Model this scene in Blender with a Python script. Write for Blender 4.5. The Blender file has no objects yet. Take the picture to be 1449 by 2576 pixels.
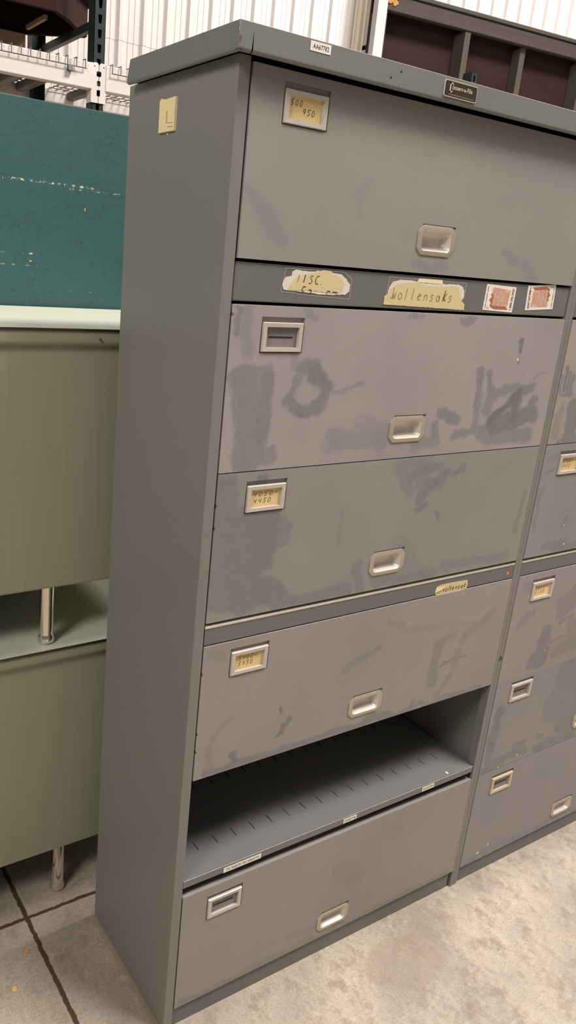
import bpy, bmesh, math, random
from mathutils import Vector, Matrix
random.seed(7)
C = bpy.context.scene.collection
PI = math.pi

# ------------------------------------------------------------------ materials
def lin(c):
    return tuple(((v/255)/12.92 if v/255 <= .04045 else ((v/255+.055)/1.055)**2.4) for v in c)
class NT:
    def __init__(s, name):
        s.m = bpy.data.materials.new(name); s.m.use_nodes = True
        s.t = s.m.node_tree; s.n = s.t.nodes; s.b = s.n['Principled BSDF']
    def new(s, kind, **kw):
        n = s.n.new(kind)
        for k, v in kw.items(): setattr(n, k, v)
        return n
    def link(s, a, b): s.t.links.new(a, b)
    def math(s, op, a, b=None, c=None):
        n = s.new('ShaderNodeMath', operation=op)
        for i, v in enumerate((a, b, c)):
            if v is None: continue
            if hasattr(v, 'links'): s.link(v, n.inputs[i])
            else: n.inputs[i].default_value = v
        return n.outputs[0]
    def vmath(s, op, a, b=None, out=0, scale=None):
        n = s.new('ShaderNodeVectorMath', operation=op)
        for i, v in enumerate((a, b)):
            if v is None: continue
            if hasattr(v, 'links'): s.link(v, n.inputs[i])
            else: n.inputs[i].default_value = v
        if scale is not None:
            if hasattr(scale, 'links'): s.link(scale, n.inputs['Scale'])
            else: n.inputs['Scale'].default_value = scale
        return n.outputs['Value'] if out else n.outputs[0]
    def coord(s): return s.new('ShaderNodeTexCoord').outputs['Object']
    def mapping(s, v, scale=(1,1,1), loc=(0,0,0)):
        n = s.new('ShaderNodeMapping'); s.link(v, n.inputs[0]); n.inputs['Scale'].default_value = scale
        n.inputs['Location'].default_value = loc
        return n.outputs[0]
    def noise(s, v, scale, detail=3, rough=.55, col=False):
        n = s.new('ShaderNodeTexNoise'); s.link(v, n.inputs['Vector'])
        n.inputs['Scale'].default_value = scale; n.inputs['Detail'].default_value = detail
        n.inputs['Roughness'].default_value = rough
        return n.outputs['Color'] if col else n.outputs['Fac']
    def rng(s, v, a, b, lo=0, hi=1, smooth=False):
        n = s.new('ShaderNodeMapRange'); s.link(v, n.inputs[0])
        if smooth: n.interpolation_type = 'SMOOTHSTEP'
        for i, x in enumerate((a, b, lo, hi)): n.inputs[i+1].default_value = x
        return n.outputs[0]
    def mix(s, f, a, b):
        n = s.new('ShaderNodeMix', data_type='RGBA')
        if hasattr(f, 'links'): s.link(f, n.inputs[0])
        else: n.inputs[0].default_value = f
        for i, v in ((6, a), (7, b)):
            if hasattr(v, 'links'): s.link(v, n.inputs[i])
            else: n.inputs[i].default_value = (*v, 1)
        return n.outputs[2]
    def bump(s, h, strength, dist=.002):
        n = s.new('ShaderNodeBump'); s.link(h, n.inputs['Height'])
        n.inputs['Strength'].default_value = strength; n.inputs['Distance'].default_value = dist
        s.link(n.outputs[0], s.b.inputs['Normal'])
    def base(s, c):
        if hasattr(c, 'links'): s.link(c, s.b.inputs['Base Color'])
        else: s.b.inputs['Base Color'].default_value = (*c, 1)
    def set(s, rough=None, metal=None, spec=None):
        if rough is not None:
            if hasattr(rough, 'links'): s.link(rough, s.b.inputs['Roughness'])
            else: s.b.inputs['Roughness'].default_value = rough
        if metal is not None: s.b.inputs['Metallic'].default_value = metal
        if spec is not None: s.b.inputs['Specular IOR Level'].default_value = spec

def simple(name, rgb, rough=.5, metal=0, var=.12, nscale=30, bump=0):
    t = NT(name); co = t.coord(); f = t.noise(co, nscale, 4)
    c = lin(rgb); d = tuple(x*(1-var) for x in c); e = tuple(min(1, x*(1+var)) for x in c)
    t.base(t.mix(f, d, e)); t.set(rough, metal)
    if bump: t.bump(t.noise(co, nscale*8, 2), bump, .0005)
    return t.m

def dusty(name, strokes=(), base=(150,139,128), clean=(114,116,113), amount=1.0, seed=0, rust=(), rough=.5):
    """grey enamel under a film of dust; strokes = (xa, za, xb, zb, radius, strength) wiped-off smears"""
    t = NT(name); co = t.coord()
    co2 = t.mapping(co, (1,1,1), (seed*1.7, 0, seed*.9))
    big = t.rng(t.noise(co2, 3.2, 3), .42, .66)
    fine = t.noise(co2, 60, 4, .6)
    grit = t.noise(co2, 900, 2, .7)
    # film of dust with soft thin places
    dust = t.math('SUBTRACT', 1.0, t.math('MULTIPLY', big, .28*amount))
    mask = None
    if strokes:
        nz = t.vmath('SUBTRACT', t.noise(co2, 16, 4, .6, col=True), (.5,.5,.5))
        nz2 = t.vmath('SUBTRACT', t.noise(co2, 60, 3, .6, col=True), (.5,.5,.5))
        p = t.vmath('ADD', co, t.vmath('ADD', t.vmath('SCALE', nz, scale=.05), t.vmath('SCALE', nz2, scale=.012)))
        p = t.vmath('MULTIPLY', p, (1,0,1))
        for (xa, za, xb, zb, r, st) in strokes:
            ax = Vector((xa,0,za)); d = Vector((xb-xa,0,zb-za))
            if d.length < 1e-4: d = Vector((.001,0,0))
            pa = t.vmath('SUBTRACT', p, tuple(ax))
            h = t.vmath('DOT_PRODUCT', pa, tuple(d/d.length_squared), out=1)
            n = t.new('ShaderNodeClamp'); t.link(h, n.inputs[0])
            q = t.vmath('SUBTRACT', pa, t.vmath('SCALE', tuple(d), scale=n.outputs[0]))
            ln = t.vmath('LENGTH', q, out=1)
            soft = min(.007, r*.45)
            v = t.rng(ln, r-soft, r+soft, st*.95, 0, True)
            mask = v if mask is None else t.math('MAXIMUM', mask, v)
        streak = t.rng(fine, .3, .7, .78, 1.0)
        dust = t.math('MULTIPLY', dust, t.math('SUBTRACT', 1.0, t.math('MULTIPLY', mask, streak)))
    col = t.mix(dust, lin(clean), lin(base))
    g = t.rng(grit, .3, .7, .84, 1.13)
    n = t.new('ShaderNodeMix', data_type='RGBA', blend_type='MULTIPLY'); n.inputs[0].default_value = 1
    t.link(col, n.inputs[6])
    cmb = t.new('ShaderNodeCombineColor')
    for i in range(3): t.link(g, cmb.inputs[i])
    t.link(cmb.outputs[0], n.inputs[7])
    col = n.outputs[2]
    for (x, z, r, rgb) in rust:
        d = t.vmath('LENGTH', t.vmath('MULTIPLY', t.vmath('SUBTRACT', co, (x,0,z)), (1,0,1)), out=1)
        d = t.math('ADD', d, t.math('MULTIPLY', t.math('SUBTRACT', t.noise(co2, 120, 3), .5), r*1.6))
        col = t.mix(t.rng(d, r*.75, r*1.1, 1, 0), col, lin(rgb))
    t.base(col); t.set(t.rng(dust, 0, 1, rough-.12, rough+.1))
    t.bump(grit, .12, .0004)
    return t.m

M = {}
M['carcass'] = dusty('grey_enamel_side', [(.0,.0,.0,.0,.001,0)], (130,125,120), (120,120,117), .6, 3, rough=.36)
M['rail'] = dusty('dark_grey_enamel', (), (112,110,106), (100,101,98), .7, 5, rough=.45)
M['cap'] = dusty('cap_enamel', (), (120,120,117), (106,111,111), .9, 6, rough=.45)
M['interior'] = dusty('inner_enamel', (), (112,110,107), (100,101,100), .7, 8, rough=.42)
M['shelf'] = dusty('shelf_enamel', (), (120,118,116), (106,107,107), .8, 9, rough=.38)
M['black'] = simple('dark_gap', (14,13,12), .8)
M['edge'] = simple('worn_edge_highlight', (196,186,172), .4, .3)  # pale tone paints edge highlights as well as bare metal
M['rail_scratch'] = simple('fine_scratch', (150,146,138), .6)
M['holder'] = simple('card_holder_metal', (198,189,180), .45, .15, .06, 200)
M['holder_brass'] = simple('card_holder_brassy', (205,190,160), .45, .2, .06, 200)
M['backing'] = simple('card_backing', (132,124,120), .5, 0, .15, 120)
M['card'] = simple('manila_card', (224,196,140), .7, 0, .06, 90)
M['card_orange'] = simple('manila_card_orange', (238,203,150), .7, 0, .06, 90)
M['ink'] = simple('brown_ink', (92,62,40), .7, 0, .1)
M['ink_black'] = simple('black_ink', (34,26,26), .6, 0, .1)
M['ink_faint'] = simple('faded_ink', (150,116,66), .7, 0, .3, 300)
M['ink_red'] = simple('red_brown_ink', (112,54,44), .7, 0, .1)
M['flange'] = simple('dull_flange', (186,175,156), .42, .4, .08, 150)
M['cup'] = simple('cast_aluminium_cup', (212,202,190), .36, .2, .07, 150)
M['paper'] = simple('white_sticker_paper', (236,228,216), .6, 0, .03)
M['paper_torn'] = simple('torn_paper_fibres', (222,212,196), .85, 0, .14, 500, .3)
M['tape'] = simple('masking_tape', (214,194,146), .7, 0, .08, 260)
M['tape_pale'] = simple('pale_masking_tape', (236,220,178), .7, 0, .06, 260)
M['bag'] = simple('printed_bag', (204,156,134), .6, 0, .05)
M['bag_dark'] = simple('printed_bag_fold', (170,106,74), .6, 0, .15)
M['bag_light'] = simple('printed_bag_light', (222,178,148), .6, 0, .05)
M['pink_print'] = simple('printed_sprig', (214,172,166), .6)
M['orange_dot'] = simple('orange_dot_sticker', (240,128,62), .6)
M['yellow_plate'] = simple('yellowed_paper_pad', (238,220,168), .65, 0, .05, 80)
M['glue'] = simple('amber_glue_streak', (208,160,82), .5, 0, .15, 120)
M['plate_dark'] = simple('nameplate_dark', (72,62,52), .35, .3, .1, 200)
M['plate_rim'] = simple('nameplate_rim', (226,210,190), .35, .3, .05)
M['white_fleck'] = simple('chipped_paint', (232,224,208), .7)
t = NT('clear_sticky_tape'); t.base((.62,.6,.56)); t.set(.25); t.b.inputs['Alpha'].default_value = .16; M['clear'] = t.m

# desk enamel: faint vertical streaks
def desk_mat():
    t = NT('grey_green_enamel'); co = t.coord()
    f = t.noise(t.mapping(co, (26, 26, 1.2)), 2.5, 4, .6); g = t.noise(co, 700, 2)
    c = t.mix(f, lin((160,160,134)), lin((176,175,148)))
    c = t.mix(t.rng(g, .3, .7, 0, .22), c, lin((134,129,104)))
    t.base(c); t.set(.36); return t.m
M['desk'] = desk_mat()
M['laminate'] = simple('pale_laminate', (208,208,190), .42, 0, .04, 8)
M['chrome'] = simple('chrome', (226,220,208), .1, 1, .04, 60)
M['chrome_trim'] = simple('trim_strip', (96,88,78), .3, .8, .05)

def teal_mat():
    t = NT('teal_painted_board'); co = t.coord()
    a = t.noise(co, 5, 4); flakes = t.noise(t.mapping(co, (1,1,2.2)), 55, 5, .65)
    c = t.mix(a, lin((47,84,82)), lin((57,93,92)))
    c = t.mix(t.rng(flakes, .56, .64, 0, .35), c, lin((42,68,67)))
    c = t.mix(t.rng(t.noise(co, 130, 3, .7), .66, .72, 0, .5), c, lin((30,54,52)))
    rid = t.math('ABSOLUTE', t.math('SUBTRACT', t.noise(t.mapping(co,(1,1,1.3)), 38, 4, .6), .5))
    c = t.mix(t.math('MULTIPLY', t.rng(rid, .004, .011, .75, 0), t.rng(t.noise(co, 14, 2), .48, .6)), c, lin((26,50,50)))
    gl = t.rng(t.noise(t.mapping(co,(1,1,1),(2,0,5)), 170, 3, .7), .64, .74, 0, .3)
    c = t.mix(gl, c, lin((84,124,120)))
    # horizontal scuffs down to bare wood: (z, x0, x1)
    sep = t.new('ShaderNodeSeparateXYZ'); t.link(co, sep.inputs[0])
    n = t.noise(co, 90, 4, .7)
    for (z, x0, x1, w, th, rgb) in ((1.776,-.35,.22,.0035,.52,(226,220,190)), (1.595,-.3,.045,.0025,.55,(110,170,165)),
                                  (1.565,-.3,.09,.002,.53,(150,176,160)), (1.768,.15,.3,.002,.55,(190,200,180)), (1.503,.13,.23,.0015,.6,(200,215,200))):
        dz = t.math('ABSOLUTE', t.math('SUBTRACT', t.math('ADD', sep.outputs['Z'], t.math('MULTIPLY', t.noise(co, 8, 2), .006)), z))
        m = t.math('MULTIPLY', t.rng(dz, w*.5, w, 1, 0), t.rng(n, th-.02, th+.06))
        m = t.math('MULTIPLY', m, t.math('MULTIPLY', t.math('GREATER_THAN', sep.outputs['X'], x0), t.math('LESS_THAN', sep.outputs['X'], x1)))
        c = t.mix(t.math('MULTIPLY', m, .8), c, lin(rgb))
    t.base(c); t.set(.5); t.bump(flakes, .25, .0012); return t.m
M['teal'] = teal_mat()
M['teal_edge'] = simple('raw_board_edge', (132,140,120), .8)

def wall_mat():
    t = NT('white_ribbed_sheet'); co = t.coord()
    f = t.noise(t.mapping(co, (3,1,.25)), 3, 3)
    t.base(t.mix(f, lin((224,214,206)), lin((234,226,220)))); t.set(.45); return t.m
M['wall'] = wall_mat()
M['wall_trim'] = simple('cream_flashing', (226,216,196), .5, 0, .04, 4)
M['grey_panel'] = simple('grey_boxing', (176,168,158), .55, 0, .05, 4)

def floor_mat():
    t = NT('stained_concrete'); co = t.coord()
    sep = t.new('ShaderNodeSeparateXYZ'); t.link(co, sep.inputs[0])
    a = t.rng(t.noise(co, 3.2, 10, .72), .38, .64); b = t.noise(co, 13, 10, .76); f = t.noise(co, 190, 6, .75)
    c = t.mix(a, lin((158,146,134)), lin((206,191,170)))
    c = t.mix(t.rng(b, .47, .62, 0, .7), c, lin((136,119,104)))
    c = t.mix(t.rng(t.noise(t.mapping(co,(1,1,1),(3,8,0)), 5, 5, .6), .52, .7, 0, .45), c, lin((206,190,168)))
    c = t.mix(t.rng(f, .48, .66, 0, .5), c, lin((130,118,103)))
    c = t.mix(t.rng(t.noise(co, 60, 3, .6), .66, .76, 0, .5), c, lin((216,202,178)))
    g2 = t.noise(t.mapping(co,(1,1,1),(7,2,0)), 420, 3, .75)
    c = t.mix(t.rng(g2, .54, .7, 0, .55), c, lin((104,92,80)))
    c = t.mix(t.rng(t.noise(t.mapping(co,(1,.35,1),(1,5,0)), 42, 5, .7), .56, .74, 0, .42), c, lin((128,112,98)))
    c = t.mix(t.rng(t.noise(t.mapping(co,(1,1,1),(4,9,0)), 26, 5, .7), .6, .7, 0, .35), c, lin((216,206,190)))
    for (sc_, th, lo) in ((2.2, .0012, (212,198,178)), (3.1, .001, (120,104,90))):
        rd = t.math('ABSOLUTE', t.math('SUBTRACT', t.noise(t.mapping(co,(1,.5,1),(sc_*1.3,sc_,0)), sc_, 0, .4), .5))
        c = t.mix(t.math('MULTIPLY', t.rng(rd, th*.4, th, .4, 0), t.rng(t.noise(t.mapping(co,(1,1,1),(sc_,3,0)), 11, 4, .7), .5, .58)), c, lin(lo))
    # small rust spots
    for (x, y, r) in ((.691,-.075,.010), (.717,-.062,.007), (.64,-.066,.008), (.641,-.119,.006), (.675,-.135,.010), (.48,.0,.005)):
        d = t.vmath('LENGTH', t.vmath('MULTIPLY', t.vmath('SUBTRACT', co, (x,y,0)), (1,1,0)), out=1)
        d = t.math('ADD', d, t.math('MULTIPLY', t.math('SUBTRACT', f, .5), .02))
        c = t.mix(t.rng(d, r*.4, r, .5, 0), c, lin((176,118,80)))
    # packed dust along the foot of the cabinet side
    wd = t.math('ADD', sep.outputs['X'], t.math('MULTIPLY', t.math('SUBTRACT', t.noise(co, 55, 5, .7), .5), .03))
    m = t.math('MULTIPLY', t.rng(t.math('ABSOLUTE', t.math('ADD', wd, .004)), .003, .012, .7, 0), t.math('MULTIPLY', t.math('LESS_THAN', sep.outputs['Y'], .36), t.math('GREATER_THAN', sep.outputs['Y'], -.01)))
    c = t.mix(m, c, lin((156,134,106)))
    # large worn oval patch
    d = t.vmath('LENGTH', t.vmath('MULTIPLY', t.vmath('SUBTRACT', co, (.62,-.12,0)), (1.0,1.7,0)), out=1)
    d = t.math('ADD', d, t.math('MULTIPLY', t.math('SUBTRACT', b, .5), .12))
    c = t.mix(t.rng(d, .11, .13, .45, 0), c, lin((150,134,116)))
    # saw-cut joints, chipped edges, packed with dirt
    wob = t.math('MULTIPLY', t.math('SUBTRACT', t.noise(co, 45, 4, .7), .5), .012)
    jm = None
    for ax, pos, w in (('X', -.155, .0062), ('Y', .428, .0055)):
        dd = t.math('ABSOLUTE', t.math('SUBTRACT', t.math('ADD', sep.outputs[ax], wob), pos))
        v = t.rng(dd, w*.75, w*1.05, 1, 0); e = t.rng(dd, w*1.2, w*2.6, .4, 0)
        jm = v if jm is None else t.math('MAXIMUM', jm, v)
        c = t.mix(t.math('MULTIPLY', e, t.rng(b, .45, .6)), c, lin((196,178,152)))
    c = t.mix(jm, c, lin((78,62,44)))
    t.base(c); t.set(t.rng(b, .3, .7, .42, .7))
    t.bump(t.math('SUBTRACT', t.math('MULTIPLY', f, .25), jm), .6, .004)
    return t.m
M['floor'] = floor_mat()
M['rack_green'] = simple('dark_green_rack_paint', (44,57,53), .4, .1, .15, 40)
M['rack_white'] = simple('white_beam_paint', (236,226,220), .45, 0, .05, 12)
M['rack_brown'] = simple('grimy_steel_channel', (112,102,96), .55, .2, .15, 20)
M['wire'] = simple('grey_wire', (136,122,118), .4, .5, .1, 60)
M['rust'] = simple('rust', (112,76,58), .8, 0, .3, 200)

def wood(name, a, b, sc=(30,2,2), rough=.55):
    t = NT(name); co = t.coord(); f = t.noise(t.mapping(co, sc), 2.2, 5, .6)
    t.base(t.mix(f, lin(a), lin(b))); t.set(rough, spec=.25); return t.m
M['brown'] = wood('reddish_brown_wood', (42,20,13), (62,32,21), (2,30,30), .85)
M['brown_dark'] = wood('dark_underside_wood', (30,19,14), (44,28,22), (2,20,20), .85)
M['crate_frame'] = wood('grey_brown_rail', (78,70,66), (100,90,84), (2,20,30))
M['crate_stud'] = wood('weathered_stud', (86,80,70), (108,100,90), (20,20,2))
M['crate_panel'] = wood('dark_red_brown_panel', (50,34,30), (70,48,43), (2,20,14))
M['foam'] = simple('orange_foam_residue', (206,150,92), .9, 0, .3, 120)
M['white_wood'] = wood('white_painted_post', (232,226,222), (242,236,232), (20,20,2))
M['cardboard'] = simple('tan_cardboard', (196,172,140), .8, 0, .08, 12)
M['clip'] = simple('blackened_clip', (46,43,38), .35, .4)
M['steel'] = simple('bright_wire', (190,182,172), .25, .9)
M['chip'] = simple('yellow_chip', (222,196,120), .8, 0, .15, 200)
M['chip2'] = simple('tan_chip', (206,160,104), .8, 0, .15, 200)
M['green_mark'] = simple('green_crayon', (40,92,44), .7)

# ------------------------------------------------------------------ geometry helpers
class MB:
    def __init__(s): s.v = []; s.f = []; s.mi = []; s.mats = []
    def m(s, mat):
        if mat not in s.mats: s.mats.append(mat)
        return s.mats.index(mat)
    def poly(s, pts, mat):
        i = len(s.v); s.v += [tuple(p) for p in pts]; s.f.append(tuple(range(i, i+len(pts)))); s.mi.append(s.m(mat)); return s
    def mesh(s, verts, faces, mat):
        i = len(s.v); s.v += [tuple(p) for p in verts]; k = s.m(mat)
        for f in faces: s.f.append(tuple(i+q for q in f)); s.mi.append(k)
        return s
    def box(s, x0, x1, y0, y1, z0, z1, mat):
        v = [(x,y,z) for z in (z0,z1) for y in (y0,y1) for x in (x0,x1)]
        return s.mesh(v, [(0,2,3,1),(4,5,7,6),(0,1,5,4),(2,6,7,3),(0,4,6,2),(1,3,7,5)], mat)
    def prism(s, pts, d, mat):
        """polygon pts extruded by vector d"""
        n = len(pts); a = [Vector(p) for p in pts]; b = [p+Vector(d) for p in a]
        f = [tuple(range(n))[::-1], tuple(range(n, 2*n))] + [(i, (i+1)%n, n+(i+1)%n, n+i) for i in range(n)]
        return s.mesh(a+b, f, mat)
    def tube(s, p0, p1, r, mat, n=8, r1=None):
        p0, p1 = Vector(p0), Vector(p1); d = (p1-p0).normalized()
        u = d.orthogonal().normalized(); w = d.cross(u); r1 = r if r1 is None else r1
        v = []
        for p, rr in ((p0, r), (p1, r1)):
            for k in range(n):
                a = 2*PI*k/n; v.append(p+rr*(math.cos(a)*u+math.sin(a)*w))
        f = [(k, (k+1)%n, n+(k+1)%n, n+k) for k in range(n)] + [tuple(range(n))[::-1], tuple(range(n, 2*n))]
        return s.mesh(v, f, mat)
    def lathe(s, prof, c, mat, n=24):
        v = []; f = []
        for (r, z) in prof:
            for k in range(n):
                a = 2*PI*k/n; v.append((c[0]+r*math.cos(a), c[1]+r*math.sin(a), z))
        for j in range(len(prof)-1):
            for k in range(n): f.append((j*n+k, j*n+(k+1)%n, (j+1)*n+(k+1)%n, (j+1)*n+k))
        f.append(tuple(range(n))[::-1]); f.append(tuple(range((len(prof)-1)*n, len(prof)*n)))
        return s.mesh(v, f, mat)
    def text(s, string, org, ux, uy, w, h, mat, bold=False):
        """lettering fitted in the w x h box with lower-left corner org, axes ux, uy"""
        vs, fs = text_mesh(string, bold)
        x0 = min(p[0] for p in vs); x1 = max(p[0] for p in vs); y0 = min(p[1] for p in vs); y1 = max(p[1] for p in vs)
        org, ux, uy = Vector(org), Vector(ux), Vector(uy)
        return s.mesh([org+ux*((p[0]-x0)/(x1-x0)*w)+uy*((p[1]-y0)/(y1-y0)*h) for p in vs], fs, mat)
    def stroke(s, pts, w, org, ux, uy, n, mat):
        """hand-drawn stroke: ribbon along the polyline pts (2-D) in plane org, ux, uy"""
        org, ux, uy, n = Vector(org), Vector(ux), Vector(uy), Vector(n)
        P = [org+ux*p[0]+uy*p[1] for p in pts]
        v = []
        for i, p in enumerate(P):
            d = (P[min(i+1, len(P)-1)]-P[max(i-1, 0)]).normalized(); o = d.cross(n).normalized()*w/2
            v += [p-o, p+o]
        f = [(2*i, 2*i+1, 2*i+3, 2*i+2) for i in range(len(P)-1)]
        return s.mesh(v, f, mat)
    def build(s, name, parent=None, bevel=0, seg=2, smooth=False, loc=None):
        me = bpy.data.meshes.new(name); me.from_pydata(s.v, [], s.f)
        for m in s.mats: me.materials.append(M[m])
        for p, k in zip(me.polygons, s.mi):
            p.material_index = k; p.use_smooth = smooth
        me.update()
        bm = bmesh.new(); bm.from_mesh(me); bmesh.ops.recalc_face_normals(bm, faces=bm.faces) if not getattr(s, 'keep', 0) else None
        bm.to_mesh(me); bm.free()
        if smooth:
            me.set_sharp_from_angle(angle=math.radians(35))
        o = bpy.data.objects.new(name, me); C.objects.link(o)
        if parent: o.parent = parent
        if loc: o.location = loc
        if bevel:
            b = o.modifiers.new('Bevel', 'BEVEL'); b.width = bevel; b.segments = seg; b.limit_method = 'ANGLE'; b.angle_limit = math.radians(40)
        return o

_tx = {}
def text_mesh(string, bold=False):
    key = (string, bold)
    if key not in _tx:
        cu = bpy.data.curves.new('t', 'FONT'); cu.body = string; cu.size = 1; cu.resolution_u = 3
        if bold: cu.offset = .018
        o = bpy.data.objects.new('t', cu); C.objects.link(o)
        bpy.context.view_layer.update()
        me = bpy.data.meshes.new_from_object(o.evaluated_get(bpy.context.evaluated_depsgraph_get()))
        _tx[key] = ([tuple(v.co) for v in me.vertices], [tuple(p.vertices) for p in me.polygons])
        bpy.data.objects.remove(o); bpy.data.curves.remove(cu); bpy.data.meshes.remove(me)
    return _tx[key]

def thing(name, label, cat, loc=(0,0,0), rz=0, group=None):
    o = bpy.data.objects.new(name, None); C.objects.link(o); o.location = loc; o.rotation_euler = (0,0,rz)
    o.empty_display_size = .1
    return tag(o, label, cat, group)
def tag(o, label, cat, group=None):
    o['label'] = label; o['category'] = cat
    if group: o['group'] = group
    return o
def struct(o, label=None, cat=None):
    o['kind'] = 'structure'
    if label: o['label'] = label; o['category'] = cat
    return o

# hand-written characters as strokes in a unit box
def arc(cx, cy, rx, ry, a0, a1, n=14):
    return [(cx+rx*math.cos(math.radians(a0+(a1-a0)*i/n)), cy+ry*math.sin(math.radians(a0+(a1-a0)*i/n))) for i in range(n+1)]
GL = {
 '0': [arc(.35,.5,.28,.5,80,440)], '1': [[(.4,1),(.3,0)]],
 '4': [[(.15,1),(.05,.45),(.6,.5)],[(.65,1),(.45,0)]],
 '5': [[(.22,1),(.15,.6)]+arc(.25,.32,.3,.3,80,-120,10),[(.22,.98),(.75,1.02)]],
 '6': [[(.6,1)]+arc(.35,.28,.25,.28,140,500,14)],
 '7': [[(.05,.95),(.65,1),(.3,0)],[(.15,.5),(.6,.55)]],
 '8': [arc(.4,.75,.2,.24,-90,270,12),arc(.35,.26,.25,.26,90,450,12)],
 '9': [arc(.35,.72,.25,.27,20,380,14),[(.6,.8),(.42,0)]],
 '-': [[(.1,.55),(.65,.6)]], '.': [[(.1,0),(.16,.05)]],
 'W': [[(0,.2),(.08,0)],[(.28,1.15),(.25,0),(.28,.1),(.45,.55),(.5,.05),(.62,.0),(.72,.75)]],
 'o': [arc(.4,.33,.3,.33,60,420)], 'l': [[(.3,1.2),(.22,0)]],
 'e': [[(.1,.35),(.6,.5)]+arc(.36,.35,.26,.32,30,320,10)], 'n': [[(.15,.6),(.1,0)],[(.12,.4)]+arc(.38,.35,.22,.28,150,0,8)+[(.58,0)]],
 's': [[(.6,.62),(.25,.66),(.15,.5),(.4,.35),(.5,.15),(.3,0),(.05,.06)]],
 'a': [arc(.34,.3,.26,.3,40,400),[(.62,.6),(.58,.05),(.7,0)]],
 'k': [[(.32,1.1),(.1,0)],[(.65,.75),(.18,.4),(.55,0)]], 'K': [[(.32,1.1),(.1,0)],[(.75,.9),(.2,.42),(.6,0)]],
 'I': [[(.3,1),(.22,0)]], 'S': [[(.62,.9),(.3,1),(.12,.75),(.4,.55),(.6,.3),(.35,0),(.05,.08)]],
 'C': [arc(.45,.5,.38,.5,60,300,12)], 'E': [[(.65,1),(.15,.95),(.02,0),(.4,-.02)]],
 'q': [arc(.35,.1,.28,.3,150,0,8),[(.6,.25),(.55,-.5)]], 'u': [[(.3,.3),(.3,.15)]], 'i': [[(.3,1),(.32,1.05)],[(.3,.2),(.3,.1)]],
 'p': [[(.1,-.2),(.15,.25)]+arc(.4,.1,.25,.25,150,-10,8)], 'm': [[(.05,.1),(.2,.25),(.35,.1),(.5,.22),(.65,.1),(.8,.2),(.95,.1)]],
}
def write(mb, s, org, ux, uy, n, w, h, lw, mat, slant=.18):
    cw = w/len(s)
    for i, ch in enumerate(s):
        for st in GL.get(ch, []):
            mb.stroke([(i*cw+(p[0]*.95+slant*p[1])*cw*.95, p[1]*h) for p in st], lw, org, ux, uy, n, mat)

# ------------------------------------------------------------------ filing cabinets
D = .362
YF = -.002     # front face of the doors
Z = dict(d1=(1.6178,1.8990), r1=(1.551,1.6118), d2=(1.2604,1.5455), d3=(.9745,1.2584), r2=(.929,.9690), d4=(.6354,.9262),
         d5=(.3530,.6344), d6=(.0535,.3512))
UX, UZ, NY = (1,0,0), (0,0,1), (0,-1,0)

def ring_pts(shape, y, angs):
    """radial sample of a chamfered ('c', hw, hh, cut) or rounded ('r', hw, hh, rad) rectangle"""
    kind, hw, hh, k, cx, cz = shape
    out = []
    for a in angs:
        dx, dz = math.cos(a), math.sin(a)
        s = min(hw/abs(dx) if abs(dx) > 1e-9 else 9, hh/abs(dz) if abs(dz) > 1e-9 else 9)
        if kind == 'c':
            s = min(s, (hw+hh-k)/(abs(dx)+abs(dz)))
        else:
            px, pz = abs(dx)*s, abs(dz)*s
            if px > hw-k and pz > hh-k:
                ccx, ccz = hw-k, hh-k; b = abs(dx)*ccx+abs(dz)*ccz; q = ccx*ccx+ccz*ccz-k*k
                s = b+math.sqrt(max(0, b*b-q))
        out.append((cx+dx*s, y, cz+dz*s))
    return out
def make_handle(parent, cx, z0, label=None):
    """recessed cup pull: octagonal flange with a rounded bowl pressed into the door"""
    hw, hh, cut = .0495, .0265, .012; cz = z0+hh
    cr = [math.atan2(hh, hw-cut), math.atan2(hh-cut, hw)]
    angs = sorted(set([i*2*PI/48 for i in range(48)] + [q for a in cr for q in (a, PI-a, PI+a, 2*PI-a)]))
    L = [ring_pts(('c', hw, hh, cut, cx, cz), YF+.0001, angs), ring_pts(('c', hw, hh, cut, cx, cz), YF-.0016, angs),
         ring_pts(('c', hw-.0008, hh-.0008, cut, cx, cz), YF-.002, angs),
         ring_pts(('r', .0385, .0182, .007, cx, cz-.0005), YF-.002, angs), ring_pts(('r', .0375, .0172, .007, cx, cz-.0005), YF-.0008, angs),
         ring_pts(('r', .0345, .0138, .007, cx, cz-.001), YF+.012, angs), ring_pts(('r', .0325, .0085, .006, cx, cz-.001), YF+.0155, angs),
         ring_pts(('r', .026, .0045, .004, cx, cz-.001), YF+.0165, angs)]
    mb = MB(); n = len(angs); v = [p for l in L for p in l]
    f = [(j*n+k, j*n+(k+1)%n, (j+1)*n+(k+1)%n, (j+1)*n+k) for j in range(len(L)-1) for k in range(n)]
    f.append(tuple(range((len(L)-1)*n, len(L)*n)))
    mb.mesh(v, f[:3*n], 'flange'); mb.mesh(v, f[3*n:], 'cup')
    mb.box(cx-hw+cut-.002, cx+hw-.002, YF-.0006, YF+.0004, z0+2*hh-.0006, z0+2*hh+.0013, 'black')
    o = mb.build('handle', parent, smooth=True)
    if label: o['label'] = label
    return o

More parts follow.
